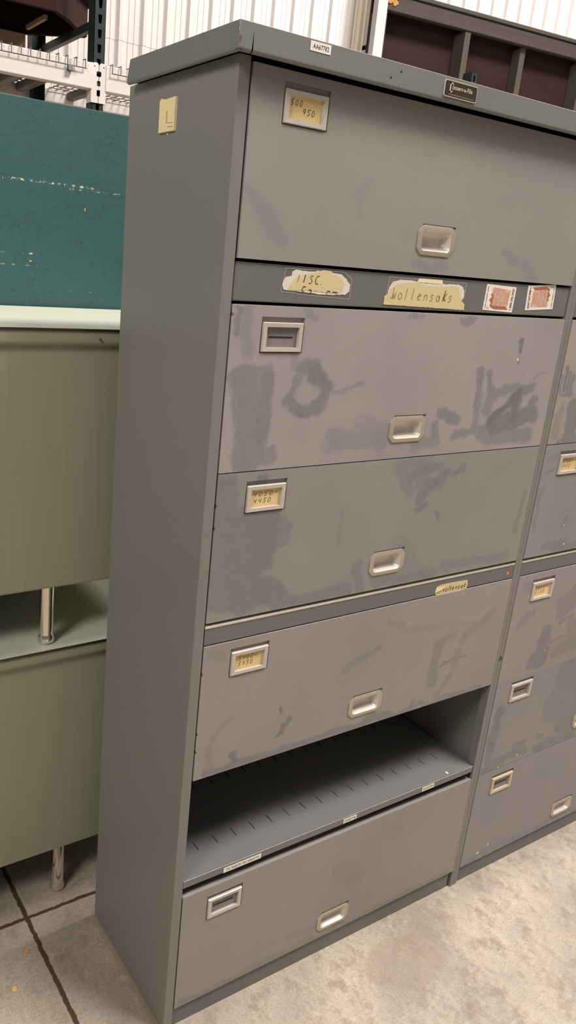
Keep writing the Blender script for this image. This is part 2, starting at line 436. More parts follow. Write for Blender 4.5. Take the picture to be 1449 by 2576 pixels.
def make_door(root, zr, xl, xr, mat, card=None, holder='holder', hx=.064, drop=.0265, hz=.0325, tilt=0, cardmat='card', edge=False):
    z0, z1 = zr; cx = (xl+xr)/2
    px0, px1 = xl+hx-.003, xl+hx+.0885; pz1 = z1-drop+.009; pz0 = z1-drop-.0515      # pressed pocket for the card holder
    bx0, bx1 = cx-.0385, cx+.0385; bz0, bz1 = z0+hz+.0075, z0+hz+.0455                # hole for the cup pull
    xs = sorted({xl, px0, px1, bx0, bx1, xr}); zs = sorted({z0, bz0, bz1, pz0, pz1, z1})
    mb = MB()
    for i in range(len(xs)-1):
        for j in range(len(zs)-1):
            mx, mz = (xs[i]+xs[i+1])/2, (zs[j]+zs[j+1])/2
            if px0 < mx < px1 and pz0 < mz < pz1: continue
            if bx0 < mx < bx1 and bz0 < mz < bz1: continue
            mb.poly([(xs[i],YF,zs[j]),(xs[i+1],YF,zs[j]),(xs[i+1],YF,zs[j+1]),(xs[i],YF,zs[j+1])], mat)
    yb = YF+.02
    # returns round the edge
    mb.poly([(xl,YF,z1),(xr,YF,z1),(xr,yb,z1),(xl,yb,z1)], mat); mb.poly([(xl,YF,z0),(xl,yb,z0),(xr,yb,z0),(xr,YF,z0)], mat)
    mb.poly([(xl,YF,z0),(xl,YF,z1),(xl,yb,z1),(xl,yb,z0)], mat); mb.poly([(xr,YF,z0),(xr,yb,z0),(xr,yb,z1),(xr,YF,z1)], mat)
    # pocket walls and floor
    yp = YF+.005
    q = [(px0,pz0),(px1,pz0),(px1,pz1),(px0,pz1)]
    for k in range(4):
        a, b = q[k], q[(k+1)%4]; mb.poly([(a[0],YF,a[1]),(b[0],YF,b[1]),(b[0],yp,b[1]),(a[0],yp,a[1])], mat)
    mb.poly([(a[0],yp,a[1]) for a in q], mat)
    bm_o = mb.build('door', root)
    me = bm_o.data; bm = bmesh.new(); bm.from_mesh(me); bmesh.ops.remove_doubles(bm, verts=bm.verts, dist=1e-5)
    bmesh.ops.recalc_face_normals(bm, faces=bm.faces)
    ed = [e for e in bm.edges if len(e.link_faces) == 2 and all(abs(v.co.y-YF) < 1e-6 for v in e.verts) and e.calc_face_angle(0) > 1]
    ed = [e for e in ed if all(abs(v.co.x-xl) < 1e-5 for v in e.verts) or all(abs(v.co.x-xr) < 1e-5 for v in e.verts) or all(abs(v.co.z-z0) < 1e-5 for v in e.verts) or all(abs(v.co.z-z1) < 1e-5 for v in e.verts)]
    bmesh.ops.bevel(bm, geom=ed, offset=.0022, segments=3, affect='EDGES', profile=.5)
    bm.to_mesh(me); bm.free()
    d = bm_o
    # card holder frame: four mitred bars
    fx0, fx1 = xl+hx, xl+hx+.0855; fz1 = z1-drop; fz0 = fz1-.0495; bw, bt = .0085, .0075
    h = MB(); ya, yf = YF+.0049, YF-.0028; ybv = YF-.0008
    o_ = [(fx0,fz0),(fx1,fz0),(fx1,fz1),(fx0,fz1)]; i_ = [(fx0+bw,fz0+bt),(fx1-bw,fz0+bt),(fx1-bw,fz1-bt),(fx0+bw,fz1-bt)]
    e_ = [(fx0+.001,fz0+.001),(fx1-.001,fz0+.001),(fx1-.001,fz1-.001),(fx0+.001,fz1-.001)]
    for k in range(4):
        k2 = (k+1)%4
        h.poly([(o_[k][0],ya,o_[k][1]),(o_[k2][0],ya,o_[k2][1]),(o_[k2][0],ybv,o_[k2][1]),(o_[k][0],ybv,o_[k][1])], holder)
        h.poly([(o_[k][0],ybv,o_[k][1]),(o_[k2][0],ybv,o_[k2][1]),(e_[k2][0],yf,e_[k2][1]),(e_[k][0],yf,e_[k][1])], holder)
        h.poly([(e_[k][0],yf,e_[k][1]),(e_[k2][0],yf,e_[k2][1]),(i_[k2][0],yf+.0004,i_[k2][1]),(i_[k][0],yf+.0004,i_[k][1])], holder)
        h.poly([(i_[k][0],yf+.0004,i_[k][1]),(i_[k2][0],yf+.0004,i_[k2][1]),(i_[k2][0],ya-.001,i_[k2][1]),(i_[k][0],ya-.001,i_[k][1])], holder)
    yc = YF+.0025
    if not card:
        h.poly([(a[0],yc+.001,a[1]) for a in i_], 'backing')
        mx, mz = (fx0+fx1)/2-.001, (fz0+fz1)/2
        h.box(mx-.0255, mx+.0255, yc+.0003, yc+.0009, mz-.0011, mz+.0011, 'black')      # finger slit
    ho = h.build('card_holder', d)
    if holder != 'holder': ho['label'] = 'brassy card holder frame'
    if card:
        c = MB(); c.box(i_[0][0], i_[1][0], yc, yc+.0012, i_[0][1], i_[2][1], cardmat)
        w = (i_[1][0]-i_[0][0])
        for (s, ox, oz, ww, hh) in card[0]:
            write(c, s, (i_[0][0]+ox*w, yc-.0002, i_[0][1]+oz), UX, UZ, NY, ww*w, hh, .001, 'ink')
        c.build('card', d)['label'] = card[1]
    make_handle(d, cx, z0+hz)
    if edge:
        w_ = MB(); w_.box(xl+.003, xr-.003, YF+.0002, YF+.0035, z1-.0002, z1+.0007, 'edge'); w_.build('worn_highlight_edge', d)['label'] = 'bare top edge brightened by a painted highlight'  # pale strip paints the highlight along the top bevel
    return d

def make_body(root, W, sl, sr):
    """sides with returned stiles, back, bottom, roof, plinth"""
    s = MB(); s.prism([(0,D,0),(0,-.001,0),(sl,-.001,0),(sl,.022,0),(.0022,.022,0),(.0022,D,0)], (0,0,1.906), 'carcass')
    a = s.build('side_panel', root, .0012)
    s = MB(); s.prism([(W,D,0),(W-.0022,D,0),(W-.0022,.022,0),(W-sr,.022,0),(W-sr,-.001,0),(W,-.001,0)], (0,0,1.906), 'carcass')
    b = s.build('side_panel', root, .0012)
    MB().box(.0023, W-.0023, D-.003, D-.0005, .02, 1.903, 'interior').build('back_panel', root)
    MB().box(.0023, W-.0023, .045, D-.0035, 1.9035, 1.9055, 'interior').build('roof_panel', root)
    p = MB(); p.box(sl+.0005, W-sr-.009, .004, .006, .001, .0512, 'rail'); p.box(sl+.0005, W-sr-.0005, .02, .022, .001, .053, 'black'); p.build('plinth', root)
    # intermediate floors behind the door seams
    f = MB()
    for z in (1.565, 1.2585, .945, .6345): f.box(.0025, W-.0025, .03, D-.004, z, z+.003, 'interior')
    f.build('inner_floors', root)
    return a, b

def make_rail(root, zr, xl, xr, y=.003, lip=False):
    r = MB(); z0, z1 = zr
    if lip:
        r.box(xl, xr, y-.001, y+.02, z0, z1-.007, 'rail')
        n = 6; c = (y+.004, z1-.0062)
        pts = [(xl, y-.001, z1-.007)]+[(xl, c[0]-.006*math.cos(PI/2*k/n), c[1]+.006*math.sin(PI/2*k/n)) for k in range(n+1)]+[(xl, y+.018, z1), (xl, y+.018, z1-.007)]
        r.prism(pts, (xr-xl,0,0), 'edge')  # lip coloured pale to paint in its highlight
        return r.build('rail', root)
    r.box(xl, xr, y, y+.02, z0, z1, 'rail')
    return r.build('rail', root, .0022, 3)

def sticker(parent, name, x0, x1, z0, z1, y, txt, mat='paper', ink='ink_black', fit=(.1,.9,.28,.72), skew=0, label=None):
    s = MB(); s.prism([(x0,y,z0),(x1,y,z0+skew),(x1,y,z1+skew),(x0,y,z1)], (0,.0004,0), mat)
    w, h = x1-x0, z1-z0
    if txt: s.text(txt, (x0+fit[0]*w, y-.0002, z0+fit[2]*h+skew*fit[0]), (1,0,skew/w if w else 0), UZ, (fit[1]-fit[0])*w, (fit[3]-fit[2])*h, ink)
    o = s.build(name, parent)
    if label: o['label'] = label
    return o

# smears wiped out of the dust (cabinet coordinates, metres)
S1 = [(.035,1.72,.07,1.685,.012,.3),(.07,1.69,.108,1.652,.016,.3),(.275,1.76,.27,1.70,.007,.22),(.262,1.735,.285,1.735,.012,.12),
      (.425,1.632,.505,1.632,.010,.35),(.665,1.668,.705,1.655,.012,.3),(.735,1.652,.77,1.632,.012,.3),(.19,1.70,.2,1.66,.01,.12),(.31,1.705,.45,1.69,.02,.08)]
S2 = [(.038,1.535,.036,1.50,.008,.6),(.055,1.54,.06,1.47,.012,.35),(.06,1.42,.085,1.33,.032,.6),(.085,1.36,.085,1.29,.034,.6),(.045,1.43,.11,1.43,.014,.5),(.11,1.42,.105,1.33,.018,.65),(.07,1.285,.13,1.285,.018,.5),
      (.18,1.447,.235,1.425,.012,.6),(.205,1.435,.238,1.41,.017,.75),(.238,1.40,.235,1.372,.012,.7),(.235,1.372,.19,1.362,.014,.7),(.19,1.362,.158,1.385,.012,.65),(.158,1.385,.175,1.43,.008,.5),
      (.15,1.488,.165,1.45,.01,.3),(.245,1.395,.325,1.42,.005,.35),(.27,1.31,.40,1.30,.022,.32),(.34,1.335,.42,1.315,.02,.25),
      (.655,1.432,.665,1.36,.011,.6),(.668,1.38,.668,1.32,.014,.5),(.685,1.428,.70,1.39,.009,.55),(.705,1.39,.70,1.35,.014,.55),
      (.715,1.325,.80,1.388,.013,.95),(.80,1.388,.835,1.395,.013,.7),(.715,1.385,.78,1.398,.011,.55),(.725,1.315,.80,1.325,.022,.8),(.80,1.375,.795,1.33,.016,.85),(.80,1.325,.86,1.335,.018,.75),(.855,1.37,.845,1.335,.011,.65),
      (.69,1.295,.85,1.285,.018,.55),(.555,1.342,.58,1.345,.010,.65),(.58,1.34,.61,1.33,.010,.65),(.545,1.325,.555,1.30,.008,.5),(.61,1.302,.70,1.31,.009,.55),(.5,1.285,.56,1.29,.012,.35),
      (.772,1.493,.772,1.47,.006,.8),(.772,1.452,.774,1.447,.004,.8),(.43,1.536,.46,1.537,.006,.4),(.575,1.538,.61,1.536,.006,.5),(.18,1.54,.2,1.53,.008,.35),(.83,1.42,.868,1.43,.004,.35)]
S3 = [(.04,1.22,.05,1.02,.03,.5),(.08,1.16,.10,1.02,.04,.55),(.13,1.20,.14,1.09,.032,.6),(.12,1.03,.18,1.01,.028,.55),(.18,.99,.36,.985,.014,.5),(.13,1.17,.17,1.13,.03,.45),
      (.46,1.245,.58,1.235,.012,.4),(.50,1.215,.565,1.235,.012,.5),(.53,1.165,.60,1.215,.011,.55),(.60,1.215,.66,1.225,.008,.45),(.53,1.20,.59,1.195,.014,.35),(.56,1.155,.535,1.145,.008,.5),
      (.46,1.24,.50,1.19,.018,.35),(.12,1.245,.12,1.235,.010,.6),(.385,1.03,.40,.985,.014,.45),(.44,.992,.62,.985,.012,.4),(.65,1.0,.86,.99,.012,.35),(.88,1.05,.885,1.15,.008,.4),(.32,1.16,.322,1.09,.006,.22),(.595,1.13,.60,1.12,.007,.5),(.5,1.06,.55,1.0,.03,.2)]
S4 = [(.226,.752,.23,.738,.004,.8),(.256,.710,.238,.705,.006,.75),(.236,.703,.232,.685,.004,.75),(.232,.683,.222,.680,.003,.75),(.112,.672,.122,.655,.009,.75),
      (.05,.643,.30,.643,.010,.6),(.30,.643,.48,.644,.010,.6),(.48,.65,.56,.64,.014,.6),(.56,.642,.86,.640,.008,.5),(.06,.72,.10,.75,.008,.3),(.05,.70,.06,.66,.01,.35),
      (.40,.80,.48,.83,.010,.4),(.38,.785,.44,.81,.008,.3),(.68,.79,.675,.70,.016,.5),(.685,.80,.73,.81,.010,.35),(.75,.76,.755,.72,.010,.35),(.76,.79,.86,.85,.012,.35),
      (.70,.735,.78,.74,.004,.6),(.70,.66,.74,.70,.010,.4),(.62,.66,.62,.645,.009,.5),(.04,.905,.06,.895,.012,.3),(.56,.86,.80,.83,.008,.2),(.5,.885,.55,.87,.006,.3)]
S6 = [(.47,.24,.53,.20,.03,.22),(.33,.10,.45,.09,.014,.25),(.04,.060,.40,.061,.008,.45),(.40,.061,.88,.061,.008,.45),(.64,.30,.66,.28,.01,.2),(.02,.0,.03,.0,.001,0)]

cab = thing('filing_cabinet', 'tall grey steel filing cabinet at left, one compartment standing open above its bottom door', 'filing cabinet', (0,0,0), 0, 'grey filing cabinets')
W1, SL, SR = .922, .0215, .0132
xl, xr = .0240, .9078
sideL, sideR = make_body(cab, W1, SL, SR)
M['door1'] = dusty('dusty_door_top', S1, (148,143,137), (116,120,120), .5, 11)
M['door2'] = dusty('dusty_door_second', S2, (161,152,149), (104,107,105), .7, 12, rust=((.024,1.53,.003,(120,90,70)),))
M['door3'] = dusty('dusty_door_third', S3, (147,142,137), (100,104,103), .6, 13, rust=((.0225,1.16,.004,(92,72,58)), (.0225,1.2,.004,(92,72,58))))
M['door4'] = dusty('dusty_door_fourth', S4, (155,146,142), (104,106,104), .6, 14, rust=((.0235,.87,.004,(110,80,64)), (.0235,.74,.003,(92,72,58)), (.0235,.70,.003,(92,72,58))))
M['door6'] = dusty('dusty_door_bottom', S6, (152,144,139), (112,113,110), .6, 15)
d1 = make_door(cab, Z['d1'], xl+.0015, xr, 'door1', drop=.025, card=([('500',.06,.0205,.38,.0085),('950',.42,.0095,.4,.0085)], 'yellowed card handwritten 500 950'))
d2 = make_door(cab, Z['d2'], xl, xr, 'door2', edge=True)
d3 = make_door(cab, Z['d3'], xl, xr, 'door3', ([('4050-',.1,.0205,.85,.0085),('4450',.12,.0075,.62,.0085)], 'yellowed card handwritten 4050-4450'))
d4 = make_door(cab, Z['d4'], xl, xr, 'door4', ([('5400-',.14,.0205,.68,.008),('5750',.14,.0085,.55,.008)], 'yellowed card handwritten 5400-5750'), drop=.0245)
d6 = make_door(cab, Z['d6'], xl, xr, 'door6', drop=.0325, hz=.021)
d1['label'] = 'topmost door, with card 500 950'; d2['label'] = 'second door from top, wiped smears, empty card frame'
d3['label'] = 'third door, with card 4050-4450'; d4['label'] = 'fourth door, with card 5400-5750'; d6['label'] = 'bottom door under the open shelf'
# chip on the second door
MB().box(.768,.7725,YF-.0004,YF+.001,1.4545,1.4605,'white_fleck').build('paint_chip', d2)
r1 = make_rail(cab, Z['r1'], xl, xr, .002); MB().box(xl+.002, xr-.002, .0022, .006, 1.6116, 1.6123, 'edge').build('worn_highlight_edge', r1); r1['label'] = 'broad dark rail carrying torn labels'  # pale strip on the rail's top is a painted highlight
r2 = make_rail(cab, Z['r2'], xl, xr, .001, True); r2['label'] = 'narrow rail with rounded top edge painted bright as a highlight'

# open compartment: shelf with divider slots, side wall slot
sh = MB(); zt = .392
rows = [(.064,.0905),(.242,.268)]
xsl = [.0975+.0496*k for k in range(16)]
sw = .0019
y_lines = [.0, .064,.0905,.242,.268, .352]
xs = [SL+.001]+[q for x in xsl for q in (x-sw/2, x+sw/2)]+[.905]
for j in range(len(y_lines)-1):
    ya, yb = y_lines[j], y_lines[j+1]
    if (ya, yb) in rows:
        for i in range(len(xs)-1):
            if i % 2 == 0: sh.poly([(xs[i],ya,zt),(xs[i+1],ya,zt),(xs[i+1],yb,zt),(xs[i],yb,zt)], 'shelf')
    else: sh.poly([(xs[0],ya,zt),(xs[-1],ya,zt),(xs[-1],yb,zt),(xs[0],yb,zt)], 'shelf')
sh.box(xs[0], xs[-1], 0, .0015, .3735, zt, 'shelf'); sh.box(xs[0], xs[-1], 0, .35, .3735, .3745, 'black')
for (a, b, dz) in ((xs[0], xs[-1], 0),): sh.tube((a,.0003,zt-.0006),(b,.0003,zt-.0006),.0009,'edge',6)
so = sh.build('shelf', cab); so['label'] = 'slotted shelf of the open compartment'
for (x0, x1, z0, z1, s, nm) in ((.1205,.2185,.3745,.3872,'TX A66674  RX AA65773','long white tape reading TX A66674 RX AA65773'), (.4555,.4965,.3765,.389,'AA65746','small white label reading AA65746'),
                           (.7165,.759,.3765,.3893,'AA65776','small white label at right end of the shelf lip')):
    sticker(so, 'label_sticker', x0, x1, z0, z1, -.0012, s, fit=(.07,.93,.28,.74), label=nm)
MB().box(.813,.8185,.006,.014,.3921,.3945,'white_fleck').build('plaster_crumb', so)
sl_ = MB(); sl_.box(.9078,.9092,.006,.011,.352,.375,'black'); sl_.build('hinge_slot', sideR)
# rust at foot of right stile
f_ = MB(); f_.box(.8995,.9005,.0035,.0045,.002,.05,'rust'); f_.build('rust_streak', cab)

# torn labels on the broad rail
def torn(parent, name, outer, inner, y, strokes, lab, tapebox, edgew=.0012):
    if tapebox:
        tb = MB(); tb.prism([(x,y-.0003,z) for x, z in tapebox], (0,.0003,0), 'clear')
        n = len(tapebox)
        for k in range(n):
            a, b = tapebox[k], tapebox[(k+1)%n]
            tb.stroke([a, b], .0005, (0,y-.0005,0), UX, UZ, NY, 'paper_torn')
        tb.build('clear_tape', parent)
    o = MB()
    rnd = random.Random(len(outer))
    def ragged(pts, amp):
        r = []
        for k in range(len(pts)):
            a, b = Vector(pts[k]), Vector(pts[(k+1)%len(pts)]); m = max(2, int((b-a).length/.003))
            for i in range(m):
                p = a.lerp(b, i/m); r.append((p.x+rnd.uniform(-amp,amp), p.y+rnd.uniform(-amp,amp)))
        return r
    o.prism([(x,y-.0008,z) for x, z in ragged(outer, .0007)], (0,.0005,0), 'paper_torn')
    o.poly([(x,y-.0011,z) for x, z in ragged(inner, .0005)], 'tape')
    strokes(o, y-.0014)
    q = o.build(name, parent); q['label'] = lab
    return q
yr = .002
def w1(o, y):
    write(o, 'I', (.151,y,1.587), UX, UZ, NY, .012, .0125, .0013, 'ink_faint'); write(o, 'I', (.164,y,1.587), UX, UZ, NY, .012, .0125, .0016, 'ink_black')
    write(o, 'SC.', (.177,y,1.5855), UX, UZ, NY, .040, .0135, .0014, 'ink')
    write(o, 'Equipm', (.164,y,1.5725), UX, UZ, NY, .082, .0075, .0015, 'ink_black', .05)
torn(r1, 'torn_label', [(.125,1.5735),(.122,1.583),(.128,1.594),(.140,1.596),(.142,1.604),(.15,1.607),(.18,1.605),(.205,1.6085),(.222,1.6095),(.232,1.606),(.25,1.605),(.262,1.597),(.272,1.588),(.272,1.576),(.262,1.5705),(.235,1.569),(.205,1.569),(.19,1.570),(.165,1.571),(.14,1.572)],
     [(.134,1.574),(.145,1.589),(.155,1.597),(.17,1.600),(.19,1.604),(.22,1.609),(.232,1.603),(.25,1.598),(.258,1.590),(.256,1.578),(.25,1.5725),(.22,1.5715),(.2,1.5735),(.17,1.5745),(.15,1.573)], yr, w1,
     'torn yellow paper label, remnant of the words MISC. Equipment', [(.1205,1.5695),(.127,1.6085),(.255,1.609),(.2745,1.598),(.2745,1.5635),(.16,1.567),(.15,1.569)])
def w2(o, y):
    write(o, 'Wollensaks', (.374,y,1.5685), UX, UZ, NY, .170, .0175, .0013, 'ink_faint', .08)
    write(o, 'k', (.512,y,1.570), UX, UZ, NY, .017, .0185, .0013, 'ink', .08)
torn(r1, 'torn_label', [(.358,1.5575),(.359,1.573),(.366,1.576),(.367,1.588),(.375,1.598),(.395,1.603),(.42,1.6035),(.45,1.6005),(.50,1.6010),(.55,1.6025),(.562,1.600),(.571,1.591),(.571,1.578),(.566,1.572),(.572,1.569),(.578,1.566),(.5775,1.5545)],
     [(.3582,1.5577),(.3595,1.572),(.366,1.575),(.372,1.587),(.385,1.594),(.42,1.600),(.445,1.599),(.46,1.596),(.52,1.597),(.553,1.598),(.558,1.588),(.564,1.575),(.568,1.571),(.5765,1.566),(.576,1.5552)], yr, w2,
     'long yellowed masking-tape label handwritten Wollensaks', [(.3625,1.577),(.3655,1.6075),(.5745,1.606),(.572,1.574)])
MB().prism([(.4375,yr-.0011,1.6015),(.441,yr-.0011,1.6085),(.5045,yr-.0011,1.6085),(.506,yr-.0011,1.601)], (0,.0006,0), 'tape_pale').build('tape_scrap', r1)

def food_sticker(parent, cx, cz, flip, tilt, lab):
    """white sticker printed with a brown paper bag; lettering runs up (or down) the sticker"""
    s = MB(); w, h = .051, .0925; y = yr-.0006
    a = math.radians(90+tilt) if not flip else math.radians(-90+tilt)
    ux = Vector((math.cos(a),0,math.sin(a))); uy = Vector((-math.sin(a),0,math.cos(a)))
    O = Vector((cx,0,cz))-ux*w/2-uy*h/2
    P = lambda u, v, d=0: O+ux*(u*w)+uy*(v*h)+Vector((0,y-d,0))
    s.prism([P(0,0),P(1,0),P(1,1),P(0,1)], (0,.0005,0), 'paper')
    q = lambda pts, mat, d: s.poly([P(u,v,d) for u, v in pts], mat)
    q([(.09,.17),(.2,.25),(.2,.74),(.13,.76),(.07,.62)], 'bag_dark', .0002)
    q([(.2,.25),(.86,.17),(.9,.72),(.2,.74)], 'bag', .00025)
    q([(.13,.74),(.9,.72),(.86,.80),(.7,.765),(.62,.82),(.55,.77),(.42,.84),(.3,.77),(.2,.80)], 'bag_dark', .0003)
    q([(.55,.76),(.88,.72),(.86,.80),(.72,.775)], 'bag_light', .00035)
    q([(.22,.20),(.86,.175),(.87,.37),(.22,.39)], 'bag_light', .0003)
    q([(.06,.80),(.14,.82),(.1,.85),(.17,.87),(.1,.88),(.1,.92),(.06,.88)], 'pink_print', .0002)
    T = lambda t_, u0, u1, v0, v1, mat, d, b=False: s.text(t_, P(u0,v0,d), ux, uy, (u1-u0)*w, (v1-v0)*h, mat, b)
    T('Food Safety', .23,.84,.645,.705,'bag_dark',.0004,True); T('Food Safety', .22,.83,.65,.71,'paper',.0005,True)
    T('is', .49,.58,.575,.62,'paper',.0005,True)
    T('Everyone\'s', .23,.85,.485,.55,'bag_dark',.0004,True); T('Everyone\'s', .22,.84,.49,.555,'paper',.0005,True)
    T('Bag', .4,.64,.405,.465,'paper',.0005,True)
    for k in range(4):
        v = .345-.04*k; q([(.27+.02*(k%2),v),(.8-.03*(k%3),v-.004),(.8-.03*(k%3),v+.004),(.27+.02*(k%2),v+.008)], 'bag_dark', .0005)
    T('1-800-292-3939', .1,.93,.055,.125,'ink_red',.0003,True)
    for (u0, u1) in ((.1,.26),(.3,.36),(.38,.66),(.7,.92)): q([(u0,.93),(u1,.93),(u1,.945),(u0,.945)], 'ink', .0003)
    o = s.build('food_safety_sticker', parent); o['label'] = lab
    return o
food_sticker(r1, .6805, 1.5815, False, -1.5, 'sticker printed with a paper bag, lettering running upward')
food_sticker(r1, .812, 1.589, True, 3.5, 'sticker printed with a paper bag, lettering running downward')

# narrow rail: torn handwritten tape and orange dot
tw = MB(); y2 = -.0006
tw.prism([(.636,y2,.9335),(.639,y2,.9465),(.652,y2,.9505),(.69,y2,.9505),(.741,y2,.9490),(.7445,y2,.940),(.744,y2,.9275),(.70,y2,.9250),(.657,y2,.9235),(.642,y2,.926)], (0,.0006,0), 'tape')
tw.poly([(.636,y2-.0006,.9335),(.639,y2-.0004,.9465),(.656,y2-.003,.9475),(.668,y2-.0025,.9455),(.654,y2-.003,.939)], 'tape_pale')
for (s, x, w) in (('I',.662,.010),('o',.668,.013),('l',.6795,.009),('l',.6845,.009),('e',.691,.012),('n',.702,.012),('s',.712,.010),('a',.721,.012),('k',.731,.012)):
    write(tw, s, (x,y2-.0003,.932), UX, UZ, NY, w, .010, .0014, 'ink_black', .1)
tw.build('torn_label', r2)['label'] = 'curled strip of masking tape handwritten ollensak'
od = MB(); od.prism([(.887+.0045*math.cos(k*PI/10),y2,.943+.0045*math.sin(k*PI/10)) for k in range(20)], (0,.0005,0), 'orange_dot'); od.build('dot_sticker', r2)['label'] = 'small orange dot sticker'

# yellowed pad on the left side
pd = MB(); xa = -.0045
ycs = [(.2335,1.8155),(.1785,1.8155),(.1785,1.868),(.197,1.8672),(.2105,1.8665),(.222,1.8675),(.2275,1.8695),(.2335,1.866)]
pd.prism([(xa,yy,zz) for yy, zz in ycs], (.0045,0,0), 'yellow_plate')
pd.prism([(xa-.0003,.2075,1.829),(xa-.0003,.2035,1.829),(xa-.0003,.2035,1.848),(xa-.0003,.2075,1.848)], (.0003,0,0), 'glue')
pd.prism([(xa-.0003,.2085,1.8165),(xa-.0003,.2045,1.8165),(xa-.0003,.2045,1.8265),(xa-.0003,.2075,1.8285)], (.0003,0,0), 'white_fleck')
for z in (1.8285, 1.8225): pd.prism([(xa-.0002,.2025,z),(xa-.0002,.1835,z-.001),(xa-.0002,.1835,z),(xa-.0002,.2025,z+.0008)], (.0002,0,0), 'backing')
pd.build('paper_pad', sideL, .0006)['label'] = 'yellowed pad stuck high on the cabinet side'
gb = MB(); gb.box(-.0012,.0,.2055,.208,1.811,1.8135,'white_fleck'); gb.build('glue_blob', sideL)
for pts in ([(.177,1.774),(.12,1.7745),(.061,1.773)], [(.24,.965),(.10,.952),(.02,.935)], [(.245,.173),(.236,.155),(.224,.133)], [(.20,1.62),(.196,1.60)], [(.16,.80),(.06,.76)]):
    MB().stroke([(p[0], p[1]) for p in pts], .0004, (-.0003,0,0), (0,1,0), UZ, (-1,0,0), 'rail_scratch').build('scratch', sideL)

# right-hand cabinet
X2 = .922
cab2 = thing('filing_cabinet', 'second grey filing cabinet at right edge, all doors shut, cut off by the frame', 'filing cabinet', (X2,0,0), 0, 'grey filing cabinets')
make_body(cab2, W1, SR, SL)
xl2, xr2 = .0142, .8995
R2 = [(.030,1.44,.035,1.39,.006,.75),(.045,1.425,.05,1.38,.005,.7),(.060,1.42,.062,1.375,.007,.65),(.03,1.375,.05,1.375,.006,.6),(.085,1.34,.09,1.29,.024,.7),(.03,1.325,.045,1.345,.012,.35),(.035,1.32,.03,1.28,.014,.35),(.06,1.268,.12,1.27,.010,.6),(.018,1.42,.02,1.38,.004,.7),(.16,1.36,.2,1.3,.03,.4)]
R3 = [(.03,1.23,.06,1.23,.006,.3),(.035,1.19,.07,1.20,.004,.45),(.09,1.0,.17,.995,.012,.5),(.025,1.15,.03,1.05,.008,.4),(.14,1.04,.16,1.06,.006,.5),(.12,.985,.25,.985,.008,.5)]
R4 = [(.165,.685,.180,.745,.024,.7),(.145,.665,.175,.665,.024,.7),(.195,.69,.185,.66,.016,.7),(.21,.82,.30,.86,.02,.45),(.22,.79,.30,.83,.018,.5),(.05,.79,.10,.815,.012,.4),(.225,.765,.285,.775,.006,.55),(.285,.775,.27,.75,.008,.5),(.20,.715,.30,.705,.006,.45),(.24,.675,.34,.69,.02,.5),(.05,.89,.08,.88,.012,.3),(.3,.73,.5,.8,.03,.4)]
R5 = [(.050,.545,.060,.53,.016,.75),(.045,.53,.05,.49,.014,.7),(.04,.49,.045,.38,.016,.65),(.03,.36,.09,.375,.014,.6),(.09,.375,.2,.385,.012,.65),(.15,.405,.19,.41,.010,.6),(.25,.37,.42,.365,.016,.6),(.24,.415,.27,.40,.008,.5),(.32,.60,.45,.55,.05,.55),(.30,.50,.40,.46,.06,.4),(.35,.42,.5,.40,.03,.5)]
R6 = [(.04,.065,.3,.068,.010,.35),(.3,.066,.8,.066,.008,.4),(.3,.3,.4,.25,.04,.12)]
for k, st, bs, cl in (('r1',S1,(152,145,141),(104,108,108)),('r2',R2,(163,152,148),(104,106,103)),('r3',R3,(148,142,140),(106,108,106)),('r4',R4,(155,145,144),(108,108,104)),('r5',R5,(148,142,140),(106,107,104)),('r6',R6,(148,142,141),(108,110,108))):
    M['door_'+k] = dusty('dusty_door_'+k, st, bs, cl, .6, 20+int(k[1]))
e1 = make_door(cab2, Z['d1'], xl2, xr2, 'door_r1')
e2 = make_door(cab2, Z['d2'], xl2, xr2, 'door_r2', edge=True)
e3 = make_door(cab2, Z['d3'], xl2, xr2, 'door_r3', ([('4500-',.08,.0205,.68,.0085),('4950',.08,.008,.55,.0085)], 'yellowed card handwritten 4500-4950'), hx=.061)
e4 = make_door(cab2, Z['d4'], xl2, xr2, 'door_r4', ([('5800-',.14,.0195,.72,.008),('6100',.14,.0075,.58,.008)], 'orange-tinted card handwritten 5800-6100'), hx=.061, drop=.026, cardmat='card_orange')
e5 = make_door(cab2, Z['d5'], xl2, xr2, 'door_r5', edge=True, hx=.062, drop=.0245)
e6 = make_door(cab2, Z['d6'], xl2, xr2, 'door_r6', holder='holder_brass', hx=.064, drop=.029, hz=.022)
for o, s in ((e1,'topmost door'),(e2,'second door from top'),(e3,'third door, with card 4500-4950'),(e4,'fourth door, with card 5800-6100'),(e5,'fifth door, water-stained'),(e6,'bottom door')): o['label'] = s
for (d, x, z, w, h) in ((e3,.148,1.044,.003,.005),(e3,.165,.991,.004,.006),(e4,.186,.688,.002,.004),(e5,.165,.371,.005,.003),(e5,.09,.354,.004,.003),(e6,.075,.075,.012,.004),(e6,.12,.086,.003,.009)):
    MB().prism([(x,YF-.0005,z),(x+w*.8,YF-.0005,z+h*.1),(x+w,YF-.0005,z+h),(x+w*.3,YF-.0005,z+h*.8)], (0,.0005,0), 'white_fleck').build('paint_chip', d)
make_rail(cab2, Z['r1'], xl2, xr2, .002); make_rail(cab2, Z['r2'], xl2, xr2, .001, True)
MB().prism([(.0005,-.0013,.697),(.009,-.0013,.700),(.0125,-.0013,.706),(.006,-.0013,.712),(.001,-.0013,.709)], (0,.0003,0), 'green_mark').build('crayon_mark', cab2)['label'] = 'small green smear on the stile'

